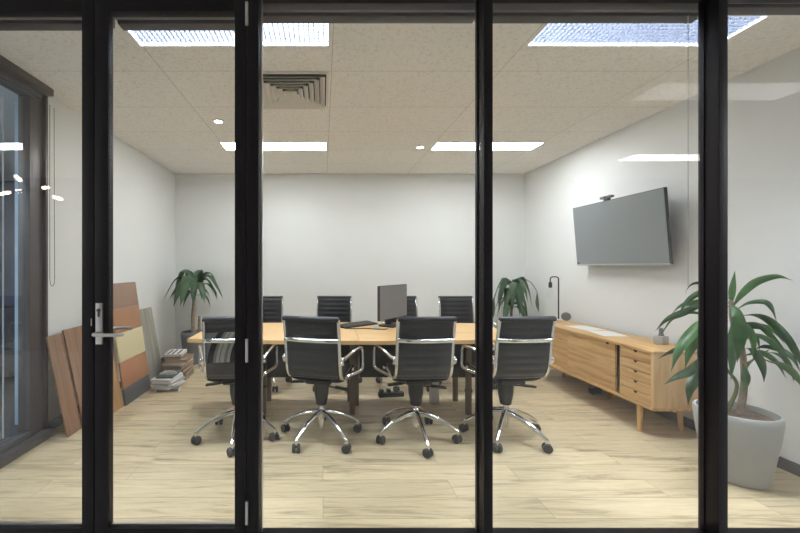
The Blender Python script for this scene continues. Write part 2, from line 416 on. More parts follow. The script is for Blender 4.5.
# ------------------------------------------------------------------ ceiling fixtures
def ceiling_light(x0, x1, y0, y1, em, label, louvre=False, group='ceiling light panels in the meeting room'):
    cx, cy = (x0+x1)/2, (y0+y1)/2
    t = thing('ceiling_light', label, 'ceiling light', (cx, cy, ZC), 0, group)
    a, b = (x1-x0)/2, (y1-y0)/2
    w = .012
    if louvre:                                    # recessed: white trough, glowing diffuser at its top, blade grid flush with the ceiling
        bm = new_bm(); e = .001; top = .07
        box(bm, -a+e, a-e, -b+e, -b+w, -.003, top); box(bm, -a+e, a-e, b-w, b-e, -.003, top)
        box(bm, -a+e, -a+w, -b+w, b-w, -.003, top); box(bm, a-w, a-e, -b+w, b-w, -.003, top)
        box(bm, -a+e, a-e, -b+e, b-e, top, top+.004)
        obj('frame', bm, 'lamp_frame', t)
        bm = new_bm(); box(bm, -a+w, a-w, -b+w, b-w, .052, .057); obj('diffuser', bm, em, t)
        bm = new_bm(); k = 40
        for i in range(1, k):
            x = -a+w + (2*a-2*w)*i/k; box(bm, x-.001, x+.001, -b+w, b-w, 0, .029)
        k = 9
        for i in range(1, k):
            y = -b+w + (2*b-2*w)*i/k; box(bm, -a+w, a-w, y-.001, y+.001, 0, .029)
        obj('louvre', bm, 'slat', t)
    else:
        dz = .006; bm = new_bm()
        box(bm, -a, a, -b, -b+w, -dz, 0); box(bm, -a, a, b-w, b, -dz, 0)
        box(bm, -a, -a+w, -b+w, b-w, -dz, 0); box(bm, a-w, a, -b+w, b-w, -dz, 0)
        obj('frame', bm, 'lamp_frame', t)
        bm = new_bm(); box(bm, -a+w, a-w, -b+w, b-w, -.004, -.001); obj('diffuser', bm, em, t)
    return t
ceiling_light(-1.15, .045, 2.07, 2.37, E_NEAR, 'louvred ceiling light above the glass door, just in front of the air vent', True)
ceiling_light(1.265, 2.46, 2.07, 2.37, E_NEAR, 'louvred ceiling light high above the tall potted plant', True)
ceiling_light(-1.15, .045, 4.19, 4.475, E_FAR, 'plain bright ceiling light panel beyond the square air vent')
ceiling_light(1.265, 2.46, 4.19, 4.475, E_FAR, 'plain bright ceiling light panel nearest the wall with the television')

# square four-way air vent
t = thing('air_vent', 'square louvred air vent set in the ceiling', 'vent', (-.255, 2.965, ZC))
bm = new_bm(); a = .297; w = .018
for s in ((-a, a, -a, -a+w), (-a, a, a-w, a), (-a, -a+w, -a+w, a-w), (a-w, a, -a+w, a-w)): box(bm, *s, -.014, 0)
obj('frame', bm, 'vent', t)
bm = new_bm(); box(bm, -.279, .279, -.279, .279, -.003, -.001); obj('duct_backing', bm, 'vent_dark', t)
for i in range(6):
    ro = .268 - i*.043
    ri = ro - .036
    bm = new_bm()
    z0, z1, th = -.004, -.034, .002
    O = [bm.verts.new((sx*ro, sy*ro, z1)) for sx, sy in ((-1, -1), (1, -1), (1, 1), (-1, 1))]
    I = [bm.verts.new((sx*ri, sy*ri, z0)) for sx, sy in ((-1, -1), (1, -1), (1, 1), (-1, 1))]
    O2 = [bm.verts.new((sx*(ro+th), sy*(ro+th), z1+th)) for sx, sy in ((-1, -1), (1, -1), (1, 1), (-1, 1))]
    I2 = [bm.verts.new((sx*(ri+th), sy*(ri+th), z0+th)) for sx, sy in ((-1, -1), (1, -1), (1, 1), (-1, 1))]
    for k in range(4):
        j = (k+1) % 4
        bm.faces.new((O[k], O[j], I[j], I[k])); bm.faces.new((O2[k], O2[j], I2[j], I2[k]))
        bm.faces.new((O[k], O[j], O2[j], O2[k])); bm.faces.new((I[k], I[j], I2[j], I2[k]))
    obj('louvre', bm, 'vent', t)
for (x, y, lab) in ((-.99, 3.575, 'small round white downlight in the ceiling near the glass door side'), (1.116, 4.35, 'small round white downlight close to the far plain light panel')):
    t = thing('downlight', lab, 'downlight', (x, y, ZC), 0, 'round ceiling downlights')
    bm = new_bm(); lathe(bm, [(.036, -.001), (.052, -.001), (.052, -.008), (.036, -.012), (.034, -.006)], 24, cap=False); obj('trim_ring', bm, 'lamp_frame', t)
    bm = new_bm(); lathe(bm, [(.035, -.009), (.035, -.002)], 24); obj('lens', bm, E_SPOT, t)

# roller blinds rolled up behind the glass
def blind(x0, x1, zb, label, chain=None, dark='blind'):
    t = thing('roller_blind', label, 'blind', ((x0+x1)/2, 1.96, ZC), 0, 'rolled-up blinds behind the glass'); w = (x1-x0)/2; d = zb-ZC
    bm = new_bm(); box(bm, -w, w, -.045, .045, d+.02, -.001, .006); obj('cassette', bm, dark, t)
    bm = new_bm(); box(bm, -w+.01, w-.01, -.03, .03, d, d+.02, .004); obj('bottom_rail', bm, 'blind_dark', t)
    if chain:
        xc, zlow = chain; bm = new_bm(); xc -= (x0+x1)/2
        z = d
        while z > zlow-ZC:
            bmesh.ops.create_icosphere(bm, subdivisions=1, radius=.0034, matrix=Matrix.Translation((xc, -.03, z)))
            z -= .011
        tube(bm, [(xc, -.03, d), (xc, -.03, zlow-ZC)], .0009, 5)
        obj('bead_chain', bm, 'chain', t)
blind(-2.08, -1.10, 2.56, 'rolled-up brown blind above the fixed door leaf')
blind(-1.06, -.36, 2.56, 'short rolled-up blind above the door with the handle')
blind(-.33, .795, 2.598, 'rolled-up grey blind above the pane that holds the air vent')
blind(.80, 1.945, 2.598, 'rolled-up grey blind with a long white bead chain', (1.864, 1.22))
blind(1.95, 2.985, 2.642, 'rolled-up blind over the pane with the tall plant')
bm = new_bm()
tube(bm, smooth_path([(-2.165, 2.995, 2.60), (-2.165, 2.995, 1.4), (-2.165, 2.997, 1.22), (-2.165, 3.01, 1.17), (-2.165, 3.03, 1.165), (-2.165, 3.045, 1.19), (-2.165, 3.05, 1.28), (-2.168, 3.05, 1.9), (-2.17, 3.05, 2.60)], 5), .0022, 6)
tag(obj('blind_cord', bm, 'tv_case'), 'thin looped blind cord hanging beside the brown post', 'cord')

# ------------------------------------------------------------------ office chairs
def profile():
    pts = [(.232, .468), (.238, .488), (.215, .511), (.12, .509), (0, .500), (-.09, .500), (-.15, .510), (-.19, .540), (-.212, .59), (-.226, .68), (-.238, .77), (-.256, .87), (-.276, .955)]
    return smooth_path([V((0, a, b)) for a, b in pts], 12)
def resample(pts, step):
    out = [pts[0]]; acc = 0
    for a, b in zip(pts, pts[1:]):
        L = (b-a).length
        if L == 0: continue
        d = step-acc
        while d <= L:
            out.append(a+(b-a)*(d/L)); d += step
        acc = L-(d-step)
    return out
PR = resample(profile(), .0085)
def build_chair(label):
    t = thing('office_chair', label, 'chair')
    # ribbed sling: seat and back in one
    def sling(i0, i1, name):
        bm = new_bm(); rows = []
        fr = ring_frames(PR); W = .187
        for i in range(i0, i1):
            tt = fr[i][0]; nn = V((0, tt.z, -tt.y))      # upper/front side normal
            if nn.dot(V((0, 1, 1))) < 0: nn = -nn
            h = .009 + .0075*abs(math.sin(PI*(i*.0085)/.052))**.6
            p = PR[i]
            row = []
            for x, k in ((-W, .25), (-W+.008, .85), (-W*.5, 1), (0, 1), (W*.5, 1), (W-.008, .85), (W, .25)):
                row.append(p+V((x, 0, 0))+nn*h*k)
            for x, k in ((W, .25), (W-.008, .85), (W*.5, 1), (0, 1), (-W*.5, 1), (-W+.008, .85), (-W, .25)):
                row.append(p+V((x, 0, 0))-nn*h*k)
            rows.append([bm.verts.new(v) for v in row])
        for a, b in zip(rows, rows[1:]):
            for k in range(14):
                bm.faces.new((a[k], a[(k+1) % 14], b[(k+1) % 14], b[k]))
        bm.faces.new(rows[0][::-1]); bm.faces.new(rows[-1])
        return obj(name, bm, 'leather', t, 50)
    cut = next(i for i, p in enumerate(PR) if p.y < -.17)
    sling(0, cut+1, 'seat')
    bk = sling(cut, len(PR), 'backrest')
    e = PR[-1]
    bm = new_bm(); lathe(bm, [(.006, -.207), (.016, -.204), (.019, -.192), (.019, .192), (.016, .204), (.006, .207)], 16, (0, e.y-.006, e.z+.004), 'x')
    obj('head_roll', bm, 'leather', bk)
    # chrome side frames
    for s in (-1, 1):
        bm = new_bm(); pp = [p+V((s*.199, 0, 0)) for p in PR[::3]] + [PR[-1]+V((s*.199, 0, 0))]
        tube(bm, pp, .015, 10, r2=.0125, fixed=(1, 0, 0)); obj('side_frame', bm, 'chrome', t, 60)
    # back brace, just behind the sling
    i = min(range(len(PR)), key=lambda k: abs(PR[k].z-.80)+(5 if PR[k].y > -.1 else 0)); p = PR[i]
    bm = new_bm(); tube(bm, smooth_path([(-.199, p.y-.005, p.z+.006), (-.181, p.y-.026, p.z), (0, p.y-.032, p.z-.004), (.181, p.y-.026, p.z), (.199, p.y-.005, p.z+.006)], 6), .015, 10, r2=.008)
    obj('back_brace', bm, 'chrome', t, 60)
    for s in (-1, 1):
        bm = new_bm()
        tube(bm, smooth_path([(s*.205, -.215, .645), (s*.225, -.17, .66), (s*.262, -.06, .688), (s*.287, .045, .694), (s*.300, .082, .688), (s*.304, .098, .672), (s*.305, .104, .64), (s*.305, .104, .57), (s*.303, .102, .535), (s*.294, .09, .517), (s*.27, .055, .507), (s*.206, -.02, .488)], 5), .0135, 10, r2=.011)
        lathe(bm, [(.026, -.012), (.030, -.009), (.030, .009), (.026, .012)], 18, (s*.217, -.208, .648), 'x')
        lathe(bm, [(.017, -.014), (.017, .014)], 14, (s*.210, -.02, .490), 'x')
        obj('armrest', bm, 'chrome', t, 60)
    # under-seat mechanism
    bm = new_bm()
    box(bm, -.095, .095, -.11, .12, .435, .470, .012)
    lathe(bm, [(.036, .255), (.041, .262), (.056, .35), (.060, .44)], 20)
    for s in (-1, 1):
        tube(bm, smooth_path([(s*.20, -.12, .492), (s*.15, -.1, .472), (s*.08, -.05, .455), (0, -.03, .45)], 5), .012, 8)
        tube(bm, smooth_path([(s*.20, .12, .498), (s*.15, .11, .475), (s*.08, .08, .458), (0, .07, .455)], 5), .012, 8)
    mech = obj('tilt_mechanism', bm, 'plastic', t)
    for s, y, z in ((1, -.02, .405), (-1, -.05, .440)):
        bm = new_bm(); tube(bm, [(s*.05, y, z), (s*.13, y, z-.006)], .006, 8); obox(bm, V((s*.17, y, z-.008)), .115, .042, .016, Euler((0, s*.12, 0)).to_matrix(), .006)
        obj('lever', bm, 'plastic', mech)
    bm = new_bm(); lathe(bm, [(.014, .2), (.014, .27)], 16); lathe(bm, [(.020, .075), (.024, .09), (.027, .17), (.027, .225), (.020, .235)], 20)
    obj('gas_lift', bm, 'chrome', t)
    for k in range(5):
        a = 2*PI*k/5 - PI/2
        d = V((math.cos(a), math.sin(a), 0)); sd = V((-d.y, d.x, 0))
        bm = new_bm()
        pp = smooth_path([d*.018+V((0, 0, .195)), d*.09+V((0, 0, .185)), d*.19+V((0, 0, .15)), d*.27+V((0, 0, .105)), d*.305+V((0, 0, .083))], 5)
        m = len(pp); tube(bm, pp, [.024-.012*j/(m-1) for j in range(m)], 10, r2=[.021-.007*j/(m-1) for j in range(m)], fixed=sd)
        lathe(bm, [(.013, .055), (.015, .072), (.014, .088)], 12, d*.303)
        lg = obj('base_leg', bm, 'chrome', t, 60)
        bm = new_bm(); ax = (sd*.8+d*.6*(1 if k % 2 else -1)).normalized(); c = d*.303 + V((0, 0, .032))
        R = ax.to_track_quat('Z', 'Y').to_matrix().to_4x4()
        for s in (-1, 1):
            b2 = bmesh.new(); lathe(b2, [(.012, s*.006), (.029, s*.007), (.032, s*.011), (.032, s*.022), (.027, s*.028), (.008, s*.029)], 20)
            bmesh.ops.transform(b2, matrix=Matrix.Translation(c) @ R, verts=b2.verts)
            me = bpy.data.meshes.new('x'); b2.to_mesh(me); b2.free(); bm.from_mesh(me); bpy.data.meshes.remove(me)
        tube(bm, [c, c+V((0, 0, .035))], .007, 8)
        obj('caster', bm, 'rubber', lg)
    return t
G1, G2 = 'office chairs along the near side of the table', 'office chairs along the far side of the table'
R_ = math.radians
chairA = build_chair('black ribbed office chair with a striped grey reflection sheet on its backrest')
chairA.location = (-.665, 2.93, 0); chairA.rotation_euler = (0, 0, R_(6)); chairA['group'] = G1
dup(chairA, (-.012, 2.925, 0), R_(-16), 'black ribbed office chair turned slightly, in front of the tabletop seam', G1, 52)
dup(chairA, (.715, 2.915, 0), R_(2), 'black ribbed office chair in front of the monitor, its back square to the glass', G1)
dup(chairA, (1.415, 2.93, 0), R_(4), 'black ribbed office chair next to the wooden sideboard', G1, 32)
dup(chairA, (-.68, 4.22, 0), R_(180), 'far-side office chair opposite the one with the striped reflection sheet', G2)
dup(chairA, (.115, 4.22, 0), R_(176), 'far-side office chair standing clear of the monitor, behind the black keyboard', G2)
dup(chairA, (.93, 4.22, 0), R_(184), 'far-side office chair half hidden behind the upright monitor', G2)
dup(chairA, (1.585, 4.22, 0), R_(182), 'far-side office chair closest to the black desk lamp', G2, 20)
# give the two turned bases of the near row their own leg angles by yaw above; striped glass reflection built as a sheet on the first chair
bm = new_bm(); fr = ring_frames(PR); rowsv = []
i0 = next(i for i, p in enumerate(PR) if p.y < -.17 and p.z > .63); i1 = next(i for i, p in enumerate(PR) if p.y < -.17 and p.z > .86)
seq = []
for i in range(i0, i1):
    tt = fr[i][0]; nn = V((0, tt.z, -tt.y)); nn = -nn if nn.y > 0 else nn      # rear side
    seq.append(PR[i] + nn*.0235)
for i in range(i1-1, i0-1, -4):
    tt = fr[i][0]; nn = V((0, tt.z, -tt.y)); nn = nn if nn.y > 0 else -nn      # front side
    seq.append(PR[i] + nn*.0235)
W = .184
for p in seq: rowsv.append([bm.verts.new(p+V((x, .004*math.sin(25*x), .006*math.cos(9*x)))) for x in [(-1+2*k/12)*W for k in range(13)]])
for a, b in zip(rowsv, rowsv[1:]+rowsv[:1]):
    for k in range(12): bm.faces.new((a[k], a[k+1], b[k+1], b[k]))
th = obj('reflection_sheet', bm, 'reflection_stripes')
md = th.modifiers.new('sheet_thickness', 'SOLIDIFY'); md.thickness = .004; md.offset = -1
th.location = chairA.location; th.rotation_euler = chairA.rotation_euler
tag(th, 'striped glass reflection built as a sheet around the backrest of an office chair', 'reflection_sheet')

# ------------------------------------------------------------------ table
def table(x0, x1, label, yl, yr):
    t = thing('conference_table', label, 'table', ((x0+x1)/2, 3.45, 0), 0, 'conference tables pushed together')
    cx = (x0+x1)/2; bm = new_bm(); w = (x1-x0)/2
    ynear = lambda x: 2.945 + .085*((x-.29)/1.33)**2
    N_ = 14
    xs = [x0+(x1-x0)*k/N_ for k in range(N_+1)]
    poly = [(x-cx, ynear(x)-3.45) for x in xs] + [(x-cx, 3.92-.06*((x-.29)/1.33)**2-3.45) for x in xs[::-1]]
    prism(bm, poly, .71, .74)
    es = [e for e in bm.edges if abs(e.verts[0].co.z-e.verts[1].co.z) < 1e-6]
    bmesh.ops.bevel(bm, geom=es, offset=.003, segments=2, affect='EDGES')
    obj('tabletop', bm, 'tabletop', t)
    bm = new_bm(); box(bm, -w+.20 if x0 < 0 else -w+.04, w-.04 if x0 < 0 else w-.20, -.01, .01, .31, .709, .002); 
    obj('modesty_panel', bm, 'modesty', t)
    return t
tl = table(-1.09, .289, 'pale wood conference table beside the stacked books, half of the pair', 0, 0)
tr = table(.291, 1.62, 'pale wood conference table carrying the monitor, half of the pair', 0, 0)
def tleg(par, x, ys=(3.38, 3.72)):
    cx = par.location.x
    for y in ys:
        bm = new_bm(); box(bm, x-cx-.022, x-cx+.022, y-3.45-.022, y-3.45+.022, 0, .709, .003); obj('leg', bm, 'leg_brown', par)
    bm = new_bm(); box(bm, x-cx-.015, x-cx+.015, ys[0]+.022-3.45, ys[1]-.022-3.45, .66, .70, .002); obj('cross_rail', bm, 'leg_brown', par)
tleg(tl, -.53); tleg(tl, .262); tleg(tr, .318, (3.60, 3.72)); tleg(tr, 1.30)

# monitor
yaw = math.atan2(.45, .36)
t = thing('monitor', 'grey flat monitor standing at an angle on the conference table', 'monitor', (.69, 3.69, .74), yaw)
bm = new_bm(); box(bm, -.275, .275, -.004, .022, .075, .40, .004); case = obj('case', bm, 'tv_case', t)
bm = new_bm(); box(bm, -.270, .270, -.0065, -.0035, .082, .395); obj('screen', bm, 'mon_screen', t)
bm = new_bm(); tube(bm, [(0, .06, .008), (0, .05, .25)], .018, 10, r2=.03); box(bm, -.03, .03, .02, .06, .2, .26, .004); obj('stand', bm, 'plastic', t)
bm = new_bm(); box(bm, -.12, .12, -.06, .13, 0, .012, .004); obj('base', bm, 'plastic', t)
# keyboard
kyaw = math.atan2(.30, .38)
t = thing('keyboard', 'thin black keyboard lying askew on the table near the monitor', 'keyboard', (.33, 3.72, .74), kyaw)
bm = new_bm(); prism(bm, [(-.075, 0), (.075, 0), (.075, .022), (-.075, .012)], -.22, .22, 'x'); obj('body', bm, 'plastic', t)
bm = new_bm()
for r in range(5):
    for c in range(15):
        x = -.205+c*.0285; y = -.055+r*.0265; z = .017+(y+.075)/.15*.01-.003
        box(bm, x-.0115, x+.0115, y-.0105, y+.0105, z-.003, z+.002)
obj('keys', bm, 'tv_case', t)
t = thing('mouse', 'small white computer mouse on the table in front of the monitor', 'mouse', (.50, 3.56, .74), -.5)
bm = new_bm(); bmesh.ops.create_uvsphere(bm, u_segments=20, v_segments=12, radius=1, matrix=Matrix.Diagonal((.03, .052, .033, 1)))
bmesh.ops.delete(bm, geom=[v for v in bm.verts if v.co.z < -.001], context='VERTS'); bmesh.ops.contextual_create(bm, geom=[e for e in bm.edges if e.is_boundary]); obj('shell', bm, 'white_plastic', t)
bm = new_bm(); lathe(bm, [(.007, -.003), (.007, .003)], 12, (0, .025, .028), 'x'); obj('scroll_wheel', bm, 'tv_case', t)
bm = new_bm(); tube(bm, smooth_path([(.205, 3.515, .7445), (.29, 3.50, .7445), (.38, 3.52, .7445), (.47, 3.485, .7445), (.56, 3.47, .7445), (.60, 3.50, .7445)], 8), .004, 6)
tag(obj('cable', bm, 'plastic'), 'black cable snaking across the tabletop from keyboard to monitor', 'cable')
# power strip and cables below the table
t = thing('power_strip', 'black power strip on the floor under the conference table', 'power strip', (.69, 3.84, 0), .15)
bm = new_bm(); box(bm, -.13, .13, -.03, .03, 0, .045, .006); obj('body', bm, 'plastic', t)
for k in range(3):
    bm = new_bm(); box(bm, -.10+k*.075-.02, -.10+k*.075+.02, -.022, .022, .0455, .075, .005); obj('plug', bm, 'rubber', t)
for k, (x, y) in enumerate(((.60, 3.80), (.75, 3.90))):
    bm = new_bm(); tube(bm, smooth_path([(x+.02, y, .085), (x+.05, y-.03, .16), (x-.03+.1*k, y-.05, .2), (x+.03, y-.08, .4), (x+.04, y-.1, .705)], 7), .005, 6)
    tag(obj('cable', bm, 'plastic' if k else 'white_plastic'), ('black' if k else 'white') + ' cable hanging from the table down to the power strip', 'cable')
bm = new_bm(); box(bm, 1.03, 1.115, 3.62, 3.68, .006, .705, .006); tag(obj('cable_riser', bm, 'white_plastic'), 'white upright cable duct under the conference table', 'cable duct')

# ------------------------------------------------------------------ sideboard
SX, SY0, SY1, SZ0, SZ1 = 2.50, 2.86, 4.68, .223, .677
t = thing('sideboard', 'long oak sideboard with sliding doors and five drawers along the wall', 'sideboard', (SX, SY0, 0))
D, Ln, T = .43, SY1-SY0, .022
B('top_panel', 'oak', -.004, D, -.004, Ln, SZ1-T, SZ1, parent=t, bev=.003)
B('bottom_panel', 'oak', -.002, D, 0, Ln, SZ0, SZ0+T, parent=t)
B('end_panel', 'oak_end', 0, D, 0, T, SZ0+T, SZ1-T, parent=t)
B('end_panel', 'oak_end', 0, D, Ln-T, Ln, SZ0+T, SZ1-T, parent=t)
B('back_panel', 'recess', D-.012, D, T, Ln-T, SZ0+T, SZ1-T, parent=t, bev=0)
B('divider', 'oak_end', .02, D-.012, .335, .350, SZ0+T, SZ1-T, parent=t, bev=0)
zz0, zz1 = SZ0+T+.002, SZ1-T-.002; dh = (zz1-zz0)/5
def notch(par, yc, zt, r=.017, x=-.001, name='finger_pull'):
    bm = new_bm(); prism(bm, [(yc+r*math.cos(PI+PI*k/12), zt+r*1.1*math.sin(PI+PI*k/12)) for k in range(13)], x-.0006, x+.004, 'x'); obj(name, bm, 'recess', par)
for k in range(5):
    z0 = zz0+k*dh
    bm = new_bm(); box(bm, .006, .024, T+.003, .332, z0+.0025, z0+dh-.0025, .0015); box(bm, .024, .36, T+.01, .325, z0+.01, z0+dh-.02)
    d = obj('drawer', bm, 'oak', t); notch(d, .172, z0+dh-.0035, x=.0055)
bm = new_bm(); box(bm, .010, .028, .39, 1.02, zz0, zz1, .0015); d = obj('sliding_door', bm, 'oak', t); notch(d, .475, zz1-.001, x=.0095)
bm = new_bm(); box(bm, .032, .05, .95, Ln-T-.004, zz0, zz1, .0015); d = obj('sliding_door', bm, 'oak', t); notch(d, 1.62, zz1-.001, x=.0315)
for lx in (.05, .36):
    for ly in (.18, Ln*.5, Ln-.18):
        if lx == .05 and ly == Ln*.5: continue
        bm = new_bm(); sx = -.012 if lx < .2 else .012; sy = -.012 if ly < .5 else .012
        lathe(bm, [(.014, 0), (.0155, .002), (.023, SZ0)], 16)
        for v in bm.verts:
            f = 1-v.co.z/SZ0; v.co.x += lx+sx*f; v.co.y += ly+sy*f
        obj('leg', bm, 'oak_leg', t)
# things on the sideboard
TZ = SZ1
t = thing('desk_lamp', 'black pipe desk lamp with a bare bulb on a pale base', 'lamp', (2.70, 4.47, TZ))
bm = new_bm(); box(bm, -.075, .10, -.06, .06, 0, .022, .006); obj('base', bm, 'white_plastic', t)
bm = new_bm(); tube(bm, smooth_path([(.085, 0, .02), (.085, 0, .25), (.085, 0, .47), (.082, 0, .505), (.06, 0, .52), (.02, 0, .52), (-.005, 0, .512), (-.012, 0, .49), (-.012, 0, .46)], 6), .0072, 10); obj('pole', bm, 'plastic', t)
bm = new_bm(); lathe(bm, [(.010, .46), (.019, .452), (.020, .40), (.016, .392)], 18, (-.012, 0, 0)); obj('socket', bm, 'plastic', t)
bm = new_bm(); lathe(bm, [(.012, .40), (.014, .385), (.026, .35), (.034, .315), (.030, .285), (.015, .268), (.002, .264)], 20, (-.012, 0, 0)); obj('bulb', bm, 'bulb_glass', t)
t = thing('table_clock', 'small round grey clock on thin legs beside the desk lamp', 'clock', (2.765, 4.30, TZ), R_(-25))
bm = new_bm(); lathe(bm, [(.01, -.022), (.040, -.022), (.047, -.016), (.047, .016), (.040, .022), (.01, .022)], 28, (0, 0, .075), 'y'); obj('body', bm, 'pot_dark', t)
for s in (-1, 1):
    bm = new_bm(); tube(bm, [(s*.018, 0, .034), (s*.028, 0, 0)], .0035, 8); obj('leg', bm, 'white_plastic', t)
t = thing('pump_bottle', 'small grey square bottle with a darker cap on the sideboard', 'bottle', (2.80, 3.13, TZ), .2)
bm = new_bm(); box(bm, -.036, .036, -.036, .036, 0, .07, .008); obj('body', bm, 'pot_light', t)
bm = new_bm(); lathe(bm, [(.02, .069), (.02, .08), (.015, .082), (.015, .128), (.011, .132)], 16); obj('cap', bm, 'pot_dark', t)
for (x, y, a, lab) in ((2.74, 3.95, .1, 'white glare built as a sheet on the sideboard, closer to the grey clock'), (2.72, 3.62, -.15, 'white glare built as a sheet on the sideboard, below the middle of the television'), ):
    bm = new_bm(); box(bm, -.105, .105, -.148, .148, 0, .003)  # thin white sheets stand in for glare on the sideboard top
    o = obj('glare_sheet', bm, 'paper'); o.location = (x, y, TZ+.0003); o.rotation_euler = (0, 0, a); tag(o, lab, 'paper', 'glare sheets on the sideboard')
bm = new_bm(); box(bm, -.05, .05, -.035, .035, 0, .06, .008); o = obj('power_adapter', bm, 'plastic'); o.location = (2.82, 3.92, 0); tag(o, 'black power adapter on the floor beneath the sideboard', 'adapter')

# television
tilt = math.atan2(.05, .63)
t = thing('television', 'large grey flat television tilted forward on the white wall', 'television', (2.885, 3.712, 1.337))
t.rotation_euler = (0, -tilt, 0)
hw = .576
bm = new_bm(); box(bm, -.002, .022, -hw, hw, .0, .645, .003); obj('case', bm, 'tv_case', t)
bm = new_bm(); box(bm, -.0045, -.0015, -hw+.006, hw-.006, .012, .639); obj('screen', bm, 'tv_screen', t)
bm = new_bm(); box(bm, -.006, .0, -hw, hw, -.006, .010, .002); obj('bottom_trim', bm, 'silver', t)
bm = new_bm(); box(bm, -.0065, -.004, hw-.045, hw-.012, .016, .03); obj('badge', bm, 'plastic', t)
bm = new_bm(); box(bm, .0, .100, -.18, .18, .2, .42, .003); obj('wall_bracket', bm, 'plastic', t)
t2 = thing('webcam', 'small grey conference camera clipped on top of the television', 'camera', (2.845, 3.79, 1.980))
bm = new_bm(); box(bm, -.02, .02, -.075, .075, .022, .048, .008); obj('body', bm, 'pot_dark', t2)
bm = new_bm(); box(bm, -.012, .018, -.03, .03, .0, .022, .003); obj('clip', bm, 'tv_case', t2)
bm = new_bm(); lathe(bm, [(.008, -.004), (.008, .0)], 14, (-.0205, 0, .035), 'x'); obj('lens', bm, 'plastic', t2)

# ------------------------------------------------------------------ plants
def leaf(bm, pts, w, side=None, fold=.22, seg=4):
    P = smooth_path(pts, seg); n = len(P); fr = ring_frames(P); rows = []
    for i, p in enumerate(P):
        t = i/(n-1); tt = fr[i][0]
        s = side if side is not None else fr[i][2]
        s = (s - tt*s.dot(tt))
        if s.length < .05: s = fr[i][2]
        s.normalize(); nn = s.cross(tt)
        if t < .12: k = .12+.25*(t/.12)
        else: k = .37+.63*math.sin(min(1, (t-.12)/.36)*PI/2) if t < .48 else math.cos((t-.48)/.52*PI/2)**1.15
        ww = w*.5*max(k, .02)
        rows.append([bm.verts.new(p-s*ww+nn*fold*ww), bm.verts.new(p-s*ww*.5+nn*fold*ww*.4), bm.verts.new(p), bm.verts.new(p+s*ww*.5+nn*fold*ww*.4), bm.verts.new(p+s*ww+nn*fold*ww)])
    for a, b in zip(rows, rows[1:]):
        for k in range(4): bm.faces.new((a[k], a[k+1], b[k+1], b[k]))
    # give the blade a little thickness
    bmesh.ops.solidify(bm, geom=bm.faces[:], thickness=.0012)
def pot(par, rt, rb, h, mat):
    bm = new_bm(); w = .016
    lathe(bm, [(rb*.9, 0), (rb, .008), (rb+(rt-rb)*.35, h*.3), (rb+(rt-rb)*.75, h*.62), (rt, h*.9), (rt, h-.006), (rt-.004, h), (rt-w, h), (rt-w-.002, h-.05), (.02, h-.055)], 48)
    obj('pot', bm, mat, par, 40)
    bm = new_bm(); k = 24
    lathe(bm, [(.001, h-.03), (rt*.4, h-.028), (rt*.75, h-.033), (rt-w-.001, h-.040), (rt-w-.004, h-.053)], k)
    for v in bm.verts: v.co.z += random.uniform(-.004, .004)
    obj('soil', bm, 'soil', par)

# tall plant at the front
PX, PY = 2.59, 2.37
big = thing('potted_plant', 'tall green plant in a big pale grey pot near the glass', 'plant', (PX, PY, 0), 0, 'potted plants')
pot(big, .197, .142, .425, 'pot_light')
O = V((PX, PY, 0))
def stem(par, pts, r, mat='stem'):
    bm = new_bm(); P = smooth_path([V(p) for p in pts], 6); tube(bm, P, [r*(1-.35*i/(len(P)-1)) for i in range(len(P))], 10); obj('stem', bm, mat, par)
def L3(x, y, Y): return px(x, y, min(Y, 2.90*F/(x-VX)))-O       # keeps every leaf clear of the wall
stem(big, [(.02, 0, .39), L3(744, 385, 2.40), L3(742, 350, 2.40), L3(733, 322, 2.40), L3(731, 300, 2.40)], .019, 'bark')
stem(big, [(-.03, .03, .39), L3(737, 385, 2.43), L3(724, 365, 2.44), L3(715, 345, 2.45)], .011)
stem(big, [L3(743, 372, 2.40), L3(752, 360, 2.44), L3(768, 350, 2.50)], .007)
stem(big, [L3(743, 365, 2.40), L3(757, 358, 2.36), L3(770, 361, 2.32)], .006)
